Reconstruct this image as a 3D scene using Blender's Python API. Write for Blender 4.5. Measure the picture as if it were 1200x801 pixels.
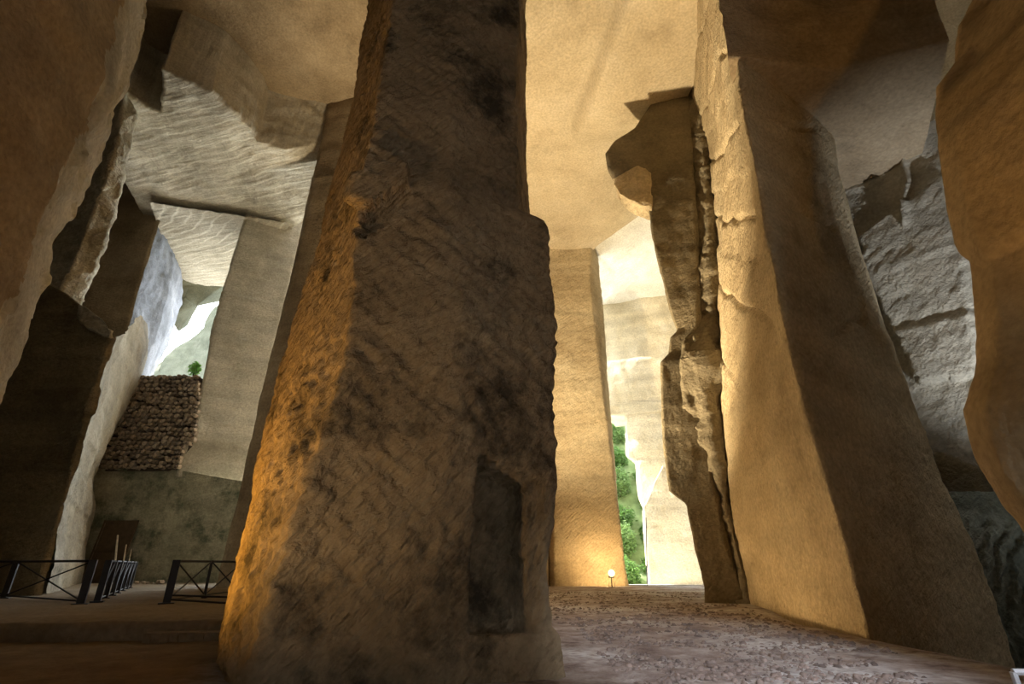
import bpy, math, random
import numpy as np
from mathutils import Vector, Matrix

# ------------------------------------------------------------------ camera, sky, sun, exposure
for o in list(bpy.data.objects): bpy.data.objects.remove(o)
scn = bpy.context.scene
COL = scn.collection
W, H, F = 1200.0, 801.0, 593.0
PITCH = math.radians(23.7)
EYE = np.array([0.0, 0.0, 1.23])
cam = bpy.data.objects.new('camera', bpy.data.cameras.new('camera'))
COL.objects.link(cam)
cam.location = EYE
cam.rotation_euler = (math.pi / 2 + PITCH, 0, 0)
cam.data.sensor_width = 36.0
cam.data.lens = F * 36.0 / W
cam.data.clip_end = 500
scn.camera = cam

world = bpy.data.worlds.new('sky'); scn.world = world
world.use_nodes = True
bg = world.node_tree.nodes['Background']
bg.inputs[0].default_value = (0.86, 0.94, 1.0, 1)
bg.inputs[1].default_value = 7.0

sun = bpy.data.objects.new('sun', bpy.data.lights.new('sun', 'SUN'))
COL.objects.link(sun)
sun.data.energy = 20.0
sun.data.angle = math.radians(0.6)
sun.data.color = (1.0, 0.95, 0.86)
sun.rotation_euler = Vector((0.76, -0.31, -0.70)).to_track_quat('-Z', 'Y').to_euler()

scn.view_settings.view_transform = 'Standard'
scn.view_settings.look = 'None'
scn.view_settings.gamma = 1.0
scn.view_settings.exposure = 0.0
scn.view_settings.use_curve_mapping = False

rng = np.random.RandomState(7)
random.seed(7)
CEIL = 25.4          # height of the quarry ceiling

# ------------------------------------------------------------------ pixel -> place
S_, C_ = math.sin(PITCH), math.cos(PITCH)
def ray(px, py):
    x = (px - 600.0) / F; y = (400.5 - py) / F
    return np.array([x, C_ - S_ * y, S_ + C_ * y])
def onY(px, py, Y, k=0.0):
    "hit the upright plane y = Y + k*x"
    d = ray(px, py)
    t = Y / (d[1] - k * d[0])
    return EYE + d * t
def onZ(px, py, Z):
    d = ray(px, py); return EYE + d * ((Z - EYE[2]) / d[2])
def pix(P):
    d = P - EYE
    f = d[..., 1] * C_ + d[..., 2] * S_
    u = -d[..., 1] * S_ + d[..., 2] * C_
    return 600 + F * d[..., 0] / f, 400.5 - F * u / f
def inpoly(x, y, poly):
    r = np.zeros(x.shape, bool); n = len(poly)
    for i in range(n):
        x0, y0 = poly[i]; x1, y1 = poly[(i + 1) % n]
        if y0 == y1: continue
        c = ((y0 > y) != (y1 > y)) & (x < (x1 - x0) * (y - y0) / (y1 - y0) + x0)
        r ^= c
    return r

# ------------------------------------------------------------------ numpy noise
_G = rng.normal(size=(256, 3)); _G /= np.linalg.norm(_G, axis=1)[:, None]
_P = rng.permutation(256)
def perlin(p):
    i = np.floor(p).astype(np.int64); f = p - i
    u = f * f * f * (f * (f * 6 - 15) + 10)
    def g(dx, dy, dz):
        h = _P[(_P[(_P[(i[..., 0] + dx) & 255] + i[..., 1] + dy) & 255] + i[..., 2] + dz) & 255]
        v = _G[h]
        return v[..., 0] * (f[..., 0] - dx) + v[..., 1] * (f[..., 1] - dy) + v[..., 2] * (f[..., 2] - dz)
    def l(a, b, t): return a + t * (b - a)
    x0 = l(g(0, 0, 0), g(1, 0, 0), u[..., 0]); x1 = l(g(0, 1, 0), g(1, 1, 0), u[..., 0])
    x2 = l(g(0, 0, 1), g(1, 0, 1), u[..., 0]); x3 = l(g(0, 1, 1), g(1, 1, 1), u[..., 0])
    return l(l(x0, x1, u[..., 1]), l(x2, x3, u[..., 1]), u[..., 2])
def fbm(p, o=4, r=0.5):
    s = 0; a = 1.0
    for k in range(o):
        s = s + a * perlin(p * (2.03 ** k) + 17.3 * k); a *= r
    return s
def ridged(p, o=3):
    s = 0; a = 1.0
    for k in range(o):
        s = s + a * (1 - 2 * np.abs(perlin(p * (2.1 ** k) + 9.1 * k))); a *= 0.5
    return s
def hash1(i):
    return ((np.sin(i * 127.1 + 3.7) * 43758.5453) % 1.0)
def sstep(a, b, x):
    t = np.clip((x - a) / (b - a), 0, 1); return t * t * (3 - 2 * t)

def rock(big=0.18, bs=3.0, mid=0.06, ms=0.8, course=0.05, ch=1.3, tilt=0.12, chis=0.0, cd=(0.55, 0.35, 0.75), seed=0.0, extra=None):
    cd = np.array(cd) / np.linalg.norm(cd)
    def f(P):
        Q = P + seed
        d = big * fbm(Q / bs, 3) + mid * ridged(Q / ms, 3) * 0.6
        if course:
            z = P[..., 2] + tilt * (P[..., 0] + P[..., 1]) * 0.5 + 0.14 * fbm(Q / 2.5, 2)
            c = z / ch; i = np.floor(c); fr = c - i
            a = hash1(i + seed); b = hash1(i + 1 + seed)
            t = sstep(0.82, 1.0, fr)
            d = d + course * (a + (b - a) * t) * 2 - course * 0.6 * np.exp(-((fr - 0.93) / 0.05) ** 2)
        if chis:
            al = (Q @ cd)[..., None] * cd
            R = (Q - al) * 9.0 + al * 1.5
            m = 0.5 + 0.5 * np.tanh(3 * fbm(Q / 1.3 + 5, 2))
            d = d + chis * perlin(R) * (0.35 + m) + chis * 0.5 * perlin(R * 2.1 + 3) * m
        if extra is not None: d = d + extra(P)
        return d
    return f

def blocky(P):
    # broken rock: cells of uneven depth
    Q = P / np.array([1.2, 1.2, 2.4]) + 0.6 * np.stack([fbm(P / 0.9 + k * 7, 2) for k in range(3)], -1)
    c = np.floor(Q)
    h = hash1(c[..., 0] * 1.3 + c[..., 1] * 5.7 + c[..., 2] * 3.1)
    return 0.26 * (h - 0.5) + 0.14 * ridged(P / 0.8 + 2, 3) + 0.2 * fbm(P / 1.8, 2)

# ------------------------------------------------------------------ mesh makers
def tag(o, label=None, cat=None, group=None, kind=None):
    if label: o['label'] = label
    if cat: o['category'] = cat
    if group: o['group'] = group
    if kind: o['kind'] = kind
    return o
def link(name, me, mat, parent=None):
    o = bpy.data.objects.new(name, me); COL.objects.link(o)
    if mat is not None and not me.materials: me.materials.append(mat)
    if parent is not None: o.parent = parent
    return o
def empty(name, loc=(0, 0, 0)):
    o = bpy.data.objects.new(name, None); COL.objects.link(o); o.location = loc
    o.empty_display_size = 0.2
    return o
def mesh_np(name, V, Fq, smooth=True):
    me = bpy.data.meshes.new(name)
    V = np.asarray(V, np.float32); Fq = np.asarray(Fq, np.int32)
    n = Fq.shape[1]
    me.vertices.add(len(V)); me.vertices.foreach_set('co', V.ravel())
    me.loops.add(Fq.size); me.loops.foreach_set('vertex_index', Fq.ravel())
    me.polygons.add(len(Fq)); me.polygons.foreach_set('loop_start', np.arange(0, Fq.size, n, dtype=np.int32))
    me.update(calc_edges=True)
    if smooth: me.polygons.foreach_set('use_smooth', np.ones(len(Fq), bool))
    me.validate()
    return me
def resamp(E, n, mode, zr):
    E = np.asarray(E, float)
    if mode == 'z':
        E = E[np.argsort(E[:, 2], kind='stable')]
        z = np.linspace(zr[0], zr[1], n + 1)
        zz = E[:, 2] + np.arange(len(E)) * 1e-6
        return np.stack([np.interp(z, zz, E[:, 0]), np.interp(z, zz, E[:, 1]), z], 1)
    L = np.r_[0, np.cumsum(np.linalg.norm(np.diff(E, axis=0), axis=1))]
    t = np.linspace(0, L[-1], n + 1)
    return np.stack([np.interp(t, L, E[:, k]) for k in range(3)], 1)
TOTAL = [0]
def loft(name, edges, mat, res=0.15, resz=None, mode='z', zr=(-1.5, 27), closed=True, disp=None, parent=None, face=None, cap=True, coarse=None):
    """skin through upright edges (lists of 3-D points); coarse: indices of spans (hidden sides) meshed roughly"""
    resz = resz or res
    if mode == 'z': n = max(2, int((zr[1] - zr[0]) / resz))
    else: n = max(2, int(max(np.sum(np.linalg.norm(np.diff(np.asarray(e, float), axis=0), axis=1)) for e in edges) / resz))
    R = [resamp(e, n, mode, zr) for e in edges]
    cols = []
    m = len(R)
    for i in range(m if closed else m - 1):
        a, b = R[i], R[(i + 1) % m]
        k = max(1, int(math.ceil(np.max(np.linalg.norm(b - a, axis=1)) / res)))
        if coarse and i in coarse: k = max(1, k // 8)
        for j in range(k): cols.append(a + (b - a) * (j / k))
    if not closed: cols.append(R[-1])
    G = np.stack(cols, 1)                       # rows, cols, 3
    nr, nc = G.shape[:2]
    if closed:
        du = np.roll(G, -1, 1) - np.roll(G, 1, 1)
    else: du = np.gradient(G, axis=1)
    dv = np.gradient(G, axis=0)
    N = np.cross(du, dv); N /= (np.linalg.norm(N, axis=2, keepdims=True) + 1e-9)
    flip = False
    if closed and face is None:
        cen = G.mean(1, keepdims=True); flip = np.mean(np.sum(N * (G - cen), 2)) < 0
    else:
        tgt = EYE if face is None else np.array(face); flip = np.mean(np.sum(N * (tgt - G), 2)) < 0
    if flip: N = -N
    if disp is not None: G = G + N * disp(G)[..., None]
    idx = np.arange(nr * nc).reshape(nr, nc)
    nx = np.roll(idx, -1, 1) if closed else None
    if closed:
        q = np.stack([idx[:-1], nx[:-1], nx[1:], idx[1:]], -1).reshape(-1, 4)
    else:
        q = np.stack([idx[:-1, :-1], idx[:-1, 1:], idx[1:, 1:], idx[1:, :-1]], -1).reshape(-1, 4)
    V = G.reshape(-1, 3)
    if closed and cap:
        b0 = len(V); V = np.vstack([V, G[0].mean(0), G[-1].mean(0)])
        e1 = np.stack([np.full(nc, b0), np.roll(idx[0], -1), idx[0], idx[0]], -1)
        e2 = np.stack([np.full(nc, b0 + 1), idx[-1], np.roll(idx[-1], -1), np.roll(idx[-1], -1)], -1)
        tri = np.vstack([e1, e2])[:, :3]
    if flip: q = q[:, ::-1]
    TOTAL[0] += len(q) * 2
    me = bpy.data.meshes.new(name)
    if closed and cap:
        if flip: tri = tri[:, ::-1]
        nl = q.size + tri.size
        me.vertices.add(len(V)); me.vertices.foreach_set('co', V.astype(np.float32).ravel())
        me.loops.add(nl); me.loops.foreach_set('vertex_index', np.r_[q.ravel(), tri.ravel()].astype(np.int32))
        st = np.r_[np.arange(0, q.size, 4), q.size + np.arange(0, tri.size, 3)].astype(np.int32)
        me.polygons.add(len(st)); me.polygons.foreach_set('loop_start', st)
        me.update(calc_edges=True)
        me.polygons.foreach_set('use_smooth', np.ones(len(st), bool)); me.validate()
    else:
        me = mesh_np(name, V, q)
    return link(name, me, mat, parent)
def pole(x, y, z0=-1.5, z1=28): return [(x, y, z0), (x, y, z1)]
def edgeY(pxs, Y, k=0.0, z0=-1.5, z1=28):
    "pixels of an upright outline put on the plane y = Y + k x, run on to z0 / z1"
    P = [onY(a, b, Y, k) for a, b in pxs]
    P.sort(key=lambda p: p[2])
    if P[0][2] > z0: P.insert(0, np.array([P[0][0], P[0][1], z0]))
    if P[-1][2] < z1: P.append(np.array([P[-1][0], P[-1][1], z1]))
    return P

class MB:
    "collects boxes, bars and tubes into one mesh"
    def __init__(s): s.v = []; s.f = []
    def add(s, v, f):
        o = len(s.v); s.v += [tuple(map(float, p)) for p in v]; s.f += [tuple(i + o for i in q) for q in f]
    def box(s, c, d, rz=0.0):
        cx, cy, cz = c; x, y, z = d[0] / 2, d[1] / 2, d[2] / 2
        cr, sr = math.cos(rz), math.sin(rz)
        v = [(cx + a * x * cr - b * y * sr, cy + a * x * sr + b * y * cr, cz + e * z) for e in (-1, 1) for a, b in ((-1, -1), (1, -1), (1, 1), (-1, 1))]
        s.add(v, [(3, 2, 1, 0), (4, 5, 6, 7), (0, 1, 5, 4), (1, 2, 6, 5), (2, 3, 7, 6), (3, 0, 4, 7)])
    def tube(s, a, b, r, r2=None, n=8):
        a = Vector(a); b = Vector(b); d = (b - a).normalized(); r2 = r if r2 is None else r2
        u = d.orthogonal().normalized(); w = d.cross(u)
        v = [a + (u * math.cos(t) + w * math.sin(t)) * r for t in [2 * math.pi * i / n for i in range(n)]]
        v += [b + (u * math.cos(t) + w * math.sin(t)) * r2 for t in [2 * math.pi * i / n for i in range(n)]]
        s.add(v, [(i, (i + 1) % n, n + (i + 1) % n, n + i) for i in range(n)] + [tuple(range(n))[::-1], tuple(range(n, 2 * n))])
    def build(s, name, mat, parent=None, smooth=False):
        me = bpy.data.meshes.new(name); me.from_pydata(s.v, [], s.f); me.update()
        if smooth: me.polygons.foreach_set('use_smooth', [True] * len(me.polygons))
        return link(name, me, mat, parent)

# ------------------------------------------------------------------ materials
def newmat(name):
    m = bpy.data.materials.new(name); m.use_nodes = True
    nt = m.node_tree; b = nt.nodes['Principled BSDF']
    return m, nt, b
def stone(name, c1, c2, c3, stain=0.0, bump=0.5, chisel=0.5, cdir=(0.5, 0.6, 0.0), cscale=(3, 22, 22), stainc=(0.05, 0.045, 0.035), band=0.16, rough=0.95, st=(0.53, 0.68)):
    m, nt, b = newmat(name); N = nt.nodes; L = nt.links
    tc = N.new('ShaderNodeTexCoord')
    n1 = N.new('ShaderNodeTexNoise'); n1.inputs['Scale'].default_value = 0.35; n1.inputs['Detail'].default_value = 6; n1.inputs['Roughness'].default_value = 0.62
    L.new(tc.outputs['Object'], n1.inputs['Vector'])
    r1 = N.new('ShaderNodeValToRGB'); e = r1.color_ramp.elements
    e[0].position = 0.30; e[0].color = (*c1, 1); e[1].position = 0.72; e[1].color = (*c3, 1)
    k = e.new(0.5); k.color = (*c2, 1)
    L.new(n1.outputs['Fac'], r1.inputs['Fac'])
    # thin weathered bands along the bedding
    mp = N.new('ShaderNodeMapping'); mp.inputs['Scale'].default_value = (0.22, 0.22, 1.3); mp.inputs['Rotation'].default_value = (0.1, 0.12, 0)
    L.new(tc.outputs['Object'], mp.inputs['Vector'])
    n2 = N.new('ShaderNodeTexNoise'); n2.inputs['Scale'].default_value = 1.0; n2.inputs['Detail'].default_value = 5
    L.new(mp.outputs[0], n2.inputs['Vector'])
    mr = N.new('ShaderNodeMapRange'); mr.inputs[1].default_value = 0.35; mr.inputs[2].default_value = 0.65; mr.inputs[3].default_value = 1 - band; mr.inputs[4].default_value = 1 + band * 0.35
    L.new(n2.outputs['Fac'], mr.inputs[0])
    mx = N.new('ShaderNodeMix'); mx.data_type = 'RGBA'; mx.blend_type = 'MULTIPLY'; mx.inputs[0].default_value = 1
    L.new(r1.outputs[0], mx.inputs[6]); L.new(mr.outputs[0], mx.inputs[7])
    out = mx.outputs[2]
    # fine speckle
    n3 = N.new('ShaderNodeTexNoise'); n3.inputs['Scale'].default_value = 9; n3.inputs['Detail'].default_value = 4
    L.new(tc.outputs['Object'], n3.inputs['Vector'])
    mr3 = N.new('ShaderNodeMapRange'); mr3.inputs[1].default_value = 0.3; mr3.inputs[2].default_value = 0.7; mr3.inputs[3].default_value = 0.8; mr3.inputs[4].default_value = 1.12
    L.new(n3.outputs['Fac'], mr3.inputs[0])
    mx3 = N.new('ShaderNodeMix'); mx3.data_type = 'RGBA'; mx3.blend_type = 'MULTIPLY'; mx3.inputs[0].default_value = 1
    L.new(out, mx3.inputs[6]); L.new(mr3.outputs[0], mx3.inputs[7]); out = mx3.outputs[2]
    # strokes of the pick
    m0 = N.new('ShaderNodeMapping'); m0.inputs['Rotation'].default_value = cdir
    L.new(tc.outputs['Object'], m0.inputs['Vector'])
    mc = N.new('ShaderNodeMapping'); mc.inputs['Scale'].default_value = cscale
    L.new(m0.outputs[0], mc.inputs['Vector'])
    nc = N.new('ShaderNodeTexNoise'); nc.inputs['Scale'].default_value = 0.5; nc.inputs['Detail'].default_value = 3
    L.new(mc.outputs[0], nc.inputs['Vector'])
    if stain:
        n4 = N.new('ShaderNodeTexNoise'); n4.inputs['Scale'].default_value = 0.55; n4.inputs['Detail'].default_value = 8; n4.inputs['Roughness'].default_value = 0.72
        ad = N.new('ShaderNodeVectorMath'); ad.operation = 'ADD'; ad.inputs[1].default_value = (31, 7, 3)
        L.new(tc.outputs['Object'], ad.inputs[0]); L.new(ad.outputs[0], n4.inputs['Vector'])
        m4 = N.new('ShaderNodeMapRange'); m4.inputs[1].default_value = st[0]; m4.inputs[2].default_value = st[1]; m4.inputs[3].default_value = 0; m4.inputs[4].default_value = stain
        L.new(n4.outputs['Fac'], m4.inputs[0])
        mxs = N.new('ShaderNodeMix'); mxs.data_type = 'RGBA'
        L.new(m4.outputs[0], mxs.inputs[0]); L.new(out, mxs.inputs[6]); mxs.inputs[7].default_value = (*stainc, 1); out = mxs.outputs[2]
    L.new(out, b.inputs['Base Color'])
    b.inputs['Roughness'].default_value = rough
    b.inputs['Specular IOR Level'].default_value = 0.15
    bm1 = N.new('ShaderNodeBump'); bm1.inputs['Strength'].default_value = chisel; bm1.inputs['Distance'].default_value = 0.12
    L.new(nc.outputs['Fac'], bm1.inputs['Height'])
    nb = N.new('ShaderNodeTexNoise'); nb.inputs['Scale'].default_value = 3.2; nb.inputs['Detail'].default_value = 9; nb.inputs['Roughness'].default_value = 0.65
    L.new(tc.outputs['Object'], nb.inputs['Vector'])
    bm2 = N.new('ShaderNodeBump'); bm2.inputs['Strength'].default_value = bump; bm2.inputs['Distance'].default_value = 0.15
    L.new(nb.outputs['Fac'], bm2.inputs['Height']); L.new(bm1.outputs[0], bm2.inputs['Normal'])
    L.new(bm2.outputs[0], b.inputs['Normal'])
    return m
def plain(name, c, rough=0.6, metal=0.0, var=0.25, scale=6.0, bump=0.1):
    m, nt, b = newmat(name); N = nt.nodes; L = nt.links
    tc = N.new('ShaderNodeTexCoord'); n = N.new('ShaderNodeTexNoise'); n.inputs['Scale'].default_value = scale; n.inputs['Detail'].default_value = 4
    L.new(tc.outputs['Object'], n.inputs['Vector'])
    r = N.new('ShaderNodeValToRGB'); r.color_ramp.elements[0].position = 0.3; r.color_ramp.elements[1].position = 0.7
    r.color_ramp.elements[0].color = (*[v * (1 - var) for v in c], 1); r.color_ramp.elements[1].color = (*[min(1, v * (1 + var)) for v in c], 1)
    L.new(n.outputs['Fac'], r.inputs[0]); L.new(r.outputs[0], b.inputs['Base Color'])
    b.inputs['Roughness'].default_value = rough; b.inputs['Metallic'].default_value = metal
    if bump:
        bp = N.new('ShaderNodeBump'); bp.inputs['Strength'].default_value = bump; bp.inputs['Distance'].default_value = 0.05
        L.new(n.outputs['Fac'], bp.inputs['Height']); L.new(bp.outputs[0], b.inputs['Normal'])
    return m
def glow(name, c, s):
    m, nt, b = newmat(name)
    b.inputs['Base Color'].default_value = (*c, 1); b.inputs['Emission Color'].default_value = (*c, 1); b.inputs['Emission Strength'].default_value = s
    return m

M_pillar = stone('pillar_limestone', (0.24, 0.175, 0.10), (0.34, 0.255, 0.155), (0.42, 0.33, 0.21), stain=0.85, chisel=1.0, bump=0.6, cdir=(0.0, 0.75, 0.2), cscale=(2.5, 20, 20), stainc=(0.03, 0.027, 0.022), st=(0.50, 0.62))
M_gold = stone('golden_limestone', (0.46, 0.36, 0.22), (0.58, 0.47, 0.30), (0.66, 0.56, 0.38), stain=0.4, chisel=0.8, bump=0.7, cdir=(0.4, 0.7, 0.2), stainc=(0.2, 0.15, 0.09))
M_brown = stone('brown_limestone', (0.28, 0.21, 0.13), (0.40, 0.31, 0.20), (0.50, 0.40, 0.27), stain=0.3, chisel=0.5, bump=0.7)
M_dark = stone('dark_limestone', (0.16, 0.135, 0.09), (0.25, 0.21, 0.14), (0.33, 0.28, 0.19), stain=0.45, chisel=0.5, bump=0.8)  # darker limestone for the pier, seam, block and outer walls
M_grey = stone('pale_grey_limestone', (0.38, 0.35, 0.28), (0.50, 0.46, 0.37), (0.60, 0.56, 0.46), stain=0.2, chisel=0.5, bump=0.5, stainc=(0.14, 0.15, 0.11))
M_green = stone('algae_limestone', (0.26, 0.26, 0.19), (0.40, 0.38, 0.28), (0.50, 0.46, 0.34), stain=0.85, chisel=0.3, bump=0.4, stainc=(0.07, 0.09, 0.06), st=(0.47, 0.62))
M_pale = stone('cream_limestone', (0.60, 0.53, 0.38), (0.73, 0.66, 0.50), (0.80, 0.74, 0.60), stain=0.12, chisel=0.4, bump=0.4, stainc=(0.35, 0.31, 0.24))  # cream limestone of the far walls, lighter than the cave stone
M_ceil = stone('ceiling_limestone', (0.46, 0.37, 0.24), (0.58, 0.48, 0.32), (0.66, 0.56, 0.40), stain=0.12, chisel=0.5, bump=0.45, band=0.1, cdir=(0, 0, 0.7), cscale=(3, 16, 3))
M_stri = stone('striated_limestone', (0.40, 0.36, 0.28), (0.52, 0.47, 0.37), (0.62, 0.57, 0.46), stain=0.1, chisel=1.0, bump=0.4, band=0.12, cdir=(0, 0, 0.25), cscale=(1.2, 9, 1))
M_cliff = stone('far_cliff_limestone', (0.085, 0.09, 0.065), (0.12, 0.125, 0.09), (0.15, 0.15, 0.115), stain=0.1, chisel=0.3, bump=0.4)
M_jamb = stone('skylight_tinted_limestone', (0.17, 0.18, 0.20), (0.25, 0.26, 0.29), (0.36, 0.37, 0.40), stain=0.25, chisel=0.3, bump=0.5, stainc=(0.12, 0.12, 0.13))  # grey jamb stone with the blue of the skylight put into its colour
M_side = stone('toned_side_limestone', (0.24, 0.21, 0.16), (0.33, 0.29, 0.22), (0.42, 0.38, 0.30), stain=0.4, chisel=0.4, bump=0.6)  # darker than the pilaster's stone; the difference in light is put into colour
M_mound = stone('green_black_limestone', (0.12, 0.135, 0.11), (0.24, 0.26, 0.21), (0.42, 0.44, 0.38), stain=0.5, chisel=0.8, bump=0.9, stainc=(0.02, 0.03, 0.022))

def floor_mat():
    m, nt, b = newmat('trodden_earth'); N = nt.nodes; L = nt.links
    tc = N.new('ShaderNodeTexCoord')
    n1 = N.new('ShaderNodeTexNoise'); n1.inputs['Scale'].default_value = 1.6; n1.inputs['Detail'].default_value = 9; n1.inputs['Roughness'].default_value = 0.7
    L.new(tc.outputs['Object'], n1.inputs['Vector'])
    r = N.new('ShaderNodeValToRGB'); e = r.color_ramp.elements
    e[0].position = 0.36; e[0].color = (0.20, 0.145, 0.125, 1); e[1].position = 0.66; e[1].color = (0.66, 0.61, 0.59, 1)
    k = e.new(0.5); k.color = (0.42, 0.345, 0.31, 1)
    L.new(n1.outputs['Fac'], r.inputs[0])
    # pale dust worn through the litter
    n2 = N.new('ShaderNodeTexNoise'); n2.inputs['Scale'].default_value = 0.32; n2.inputs['Detail'].default_value = 7; n2.inputs['Roughness'].default_value = 0.6
    L.new(tc.outputs['Object'], n2.inputs['Vector'])
    mr = N.new('ShaderNodeMapRange'); mr.inputs[1].default_value = 0.50; mr.inputs[2].default_value = 0.60
    L.new(n2.outputs['Fac'], mr.inputs[0])
    mx = N.new('ShaderNodeMix'); mx.data_type = 'RGBA'; L.new(mr.outputs[0], mx.inputs[0]); L.new(r.outputs[0], mx.inputs[6])
    n3 = N.new('ShaderNodeTexNoise'); n3.inputs['Scale'].default_value = 7; n3.inputs['Detail'].default_value = 5
    L.new(tc.outputs['Object'], n3.inputs['Vector'])
    r3 = N.new('ShaderNodeValToRGB'); r3.color_ramp.elements[0].position = 0.36; r3.color_ramp.elements[0].color = (0.42, 0.37, 0.35, 1)
    r3.color_ramp.elements[1].position = 0.56; r3.color_ramp.elements[1].color = (0.74, 0.72, 0.71, 1)
    L.new(n3.outputs['Fac'], r3.inputs[0]); L.new(r3.outputs[0], mx.inputs[7])
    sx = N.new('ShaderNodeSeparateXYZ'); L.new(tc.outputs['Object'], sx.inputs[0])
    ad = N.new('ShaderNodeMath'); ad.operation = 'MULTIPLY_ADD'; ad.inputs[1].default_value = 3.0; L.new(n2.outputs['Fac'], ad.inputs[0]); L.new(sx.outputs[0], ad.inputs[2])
    ml = N.new('ShaderNodeMapRange'); ml.inputs[1].default_value = -0.5; ml.inputs[2].default_value = -2.5; L.new(ad.outputs[0], ml.inputs[0])  # browner earth towards the left, its darker tone partly in place of shade
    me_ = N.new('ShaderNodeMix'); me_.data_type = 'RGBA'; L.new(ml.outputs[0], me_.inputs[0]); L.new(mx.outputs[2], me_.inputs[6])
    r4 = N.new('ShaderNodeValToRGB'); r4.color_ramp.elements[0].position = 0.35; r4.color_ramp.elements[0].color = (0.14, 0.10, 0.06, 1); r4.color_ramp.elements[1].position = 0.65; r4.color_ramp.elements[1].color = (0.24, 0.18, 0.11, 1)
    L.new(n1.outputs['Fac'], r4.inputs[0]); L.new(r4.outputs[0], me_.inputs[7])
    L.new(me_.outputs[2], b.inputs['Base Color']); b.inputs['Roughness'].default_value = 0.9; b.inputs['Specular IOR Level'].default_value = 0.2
    nb = N.new('ShaderNodeTexNoise'); nb.inputs['Scale'].default_value = 6; nb.inputs['Detail'].default_value = 10; nb.inputs['Roughness'].default_value = 0.7
    L.new(tc.outputs['Object'], nb.inputs['Vector'])
    bp = N.new('ShaderNodeBump'); bp.inputs['Strength'].default_value = 0.9; bp.inputs['Distance'].default_value = 0.12
    L.new(nb.outputs['Fac'], bp.inputs['Height']); L.new(bp.outputs[0], b.inputs['Normal'])
    return m
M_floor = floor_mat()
M_ochre = stone('ochre_limestone', (0.30, 0.22, 0.12), (0.38, 0.285, 0.165), (0.45, 0.345, 0.21), stain=0.25, chisel=0.3, bump=0.3, stainc=(0.14, 0.10, 0.05))
M_plat = stone('platform_earth', (0.15, 0.115, 0.075), (0.21, 0.165, 0.11), (0.26, 0.21, 0.145), stain=0.4, chisel=0.2, bump=0.5, stainc=(0.1, 0.075, 0.05))
M_iron = plain('black_iron', (0.012, 0.010, 0.010), rough=0.55, metal=0.3)
M_lampbody = plain('lamp_grey_metal', (0.08, 0.08, 0.08), rough=0.4, metal=0.6)
M_wood = plain('brown_board', (0.085, 0.055, 0.03), rough=0.8, scale=4)
M_polew = plain('pale_wood', (0.55, 0.47, 0.35), rough=0.8)
M_white = plain('white_paint', (0.72, 0.74, 0.78), rough=0.5, var=0.1)
M_leaf = plain('bush_leaf', (0.13, 0.24, 0.06), rough=0.6, var=0.5, scale=1.2, bump=0)
M_fern = plain('fern_leaf', (0.34, 0.62, 0.16), rough=0.6, var=0.3, scale=1.2, bump=0)  # brighter green, with sunlight put into the leaf colour
M_leaf2 = plain('pale_leaf', (0.24, 0.36, 0.13), rough=0.6, var=0.4, scale=1.2, bump=0)
for m_ in (M_leaf, M_leaf2, M_fern):
    nt = m_.node_tree; pb = nt.nodes['Principled BSDF']; tr = nt.nodes.new('ShaderNodeBsdfTranslucent'); mxs = nt.nodes.new('ShaderNodeMixShader'); mxs.inputs[0].default_value = 0.5
    nt.links.new(pb.inputs['Base Color'].links[0].from_socket, tr.inputs['Color']); nt.links.new(pb.outputs[0], mxs.inputs[1]); nt.links.new(tr.outputs[0], mxs.inputs[2])
    nt.links.new(mxs.outputs[0], nt.nodes['Material Output'].inputs['Surface'])
M_stem = plain('stem_bark', (0.10, 0.075, 0.05), rough=0.9)
M_soil = plain('hillside_soil', (0.20, 0.27, 0.11), rough=0.95, scale=1.5, bump=0.4)
M_stoneA = plain('rubble_stone', (0.36, 0.29, 0.22), rough=0.95, var=0.4, scale=2.0, bump=0.4)
M_stoneB = plain('rubble_stone_dark', (0.25, 0.20, 0.155), rough=0.95, var=0.4, scale=2.0, bump=0.4)
M_core = plain('dark_wall_core', (0.06, 0.045, 0.035), rough=1.0, scale=3, bump=0.5)  # dark core: joint fill with the shade between stones in its colour

# ------------------------------------------------------------------ the setting: ground
def floor_z(X, Y):
    z = -0.19 * np.clip(X - 6.45, 0, 6.5) * sstep(17.5, 14.5, Y)
    z = z - 0.035 * np.clip(Y - 36, 0, 14)
    return z
def ground():
    xs = np.r_[np.arange(-46, -8, 1.0), np.arange(-8, 12, 0.07), np.arange(12, 26.1, 0.8)]
    ys = np.r_[np.arange(-15, 4.5, 0.8), np.arange(4.5, 20, 0.07), np.arange(20, 38, 0.25), np.arange(38, 66.1, 1.0)]
    X, Y = np.meshgrid(xs, ys)
    P = np.stack([X, Y, np.zeros_like(X)], -1)
    n = 0.03 * fbm(P / 1.4, 3) + 0.02 * ridged(P / 0.35, 2) * sstep(22, 10, Y)
    Z = floor_z(X, Y) + n - 0.03
    P[..., 2] = Z
    nr, nc = X.shape; idx = np.arange(nr * nc).reshape(nr, nc)
    q = np.stack([idx[:-1, :-1], idx[:-1, 1:], idx[1:, 1:], idx[1:, :-1]], -1).reshape(-1, 4)
    TOTAL[0] += len(q) * 2
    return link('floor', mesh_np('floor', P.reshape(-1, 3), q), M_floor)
tag(ground(), 'trodden earth floor with pale dust and brown litter', kind='structure')

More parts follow.
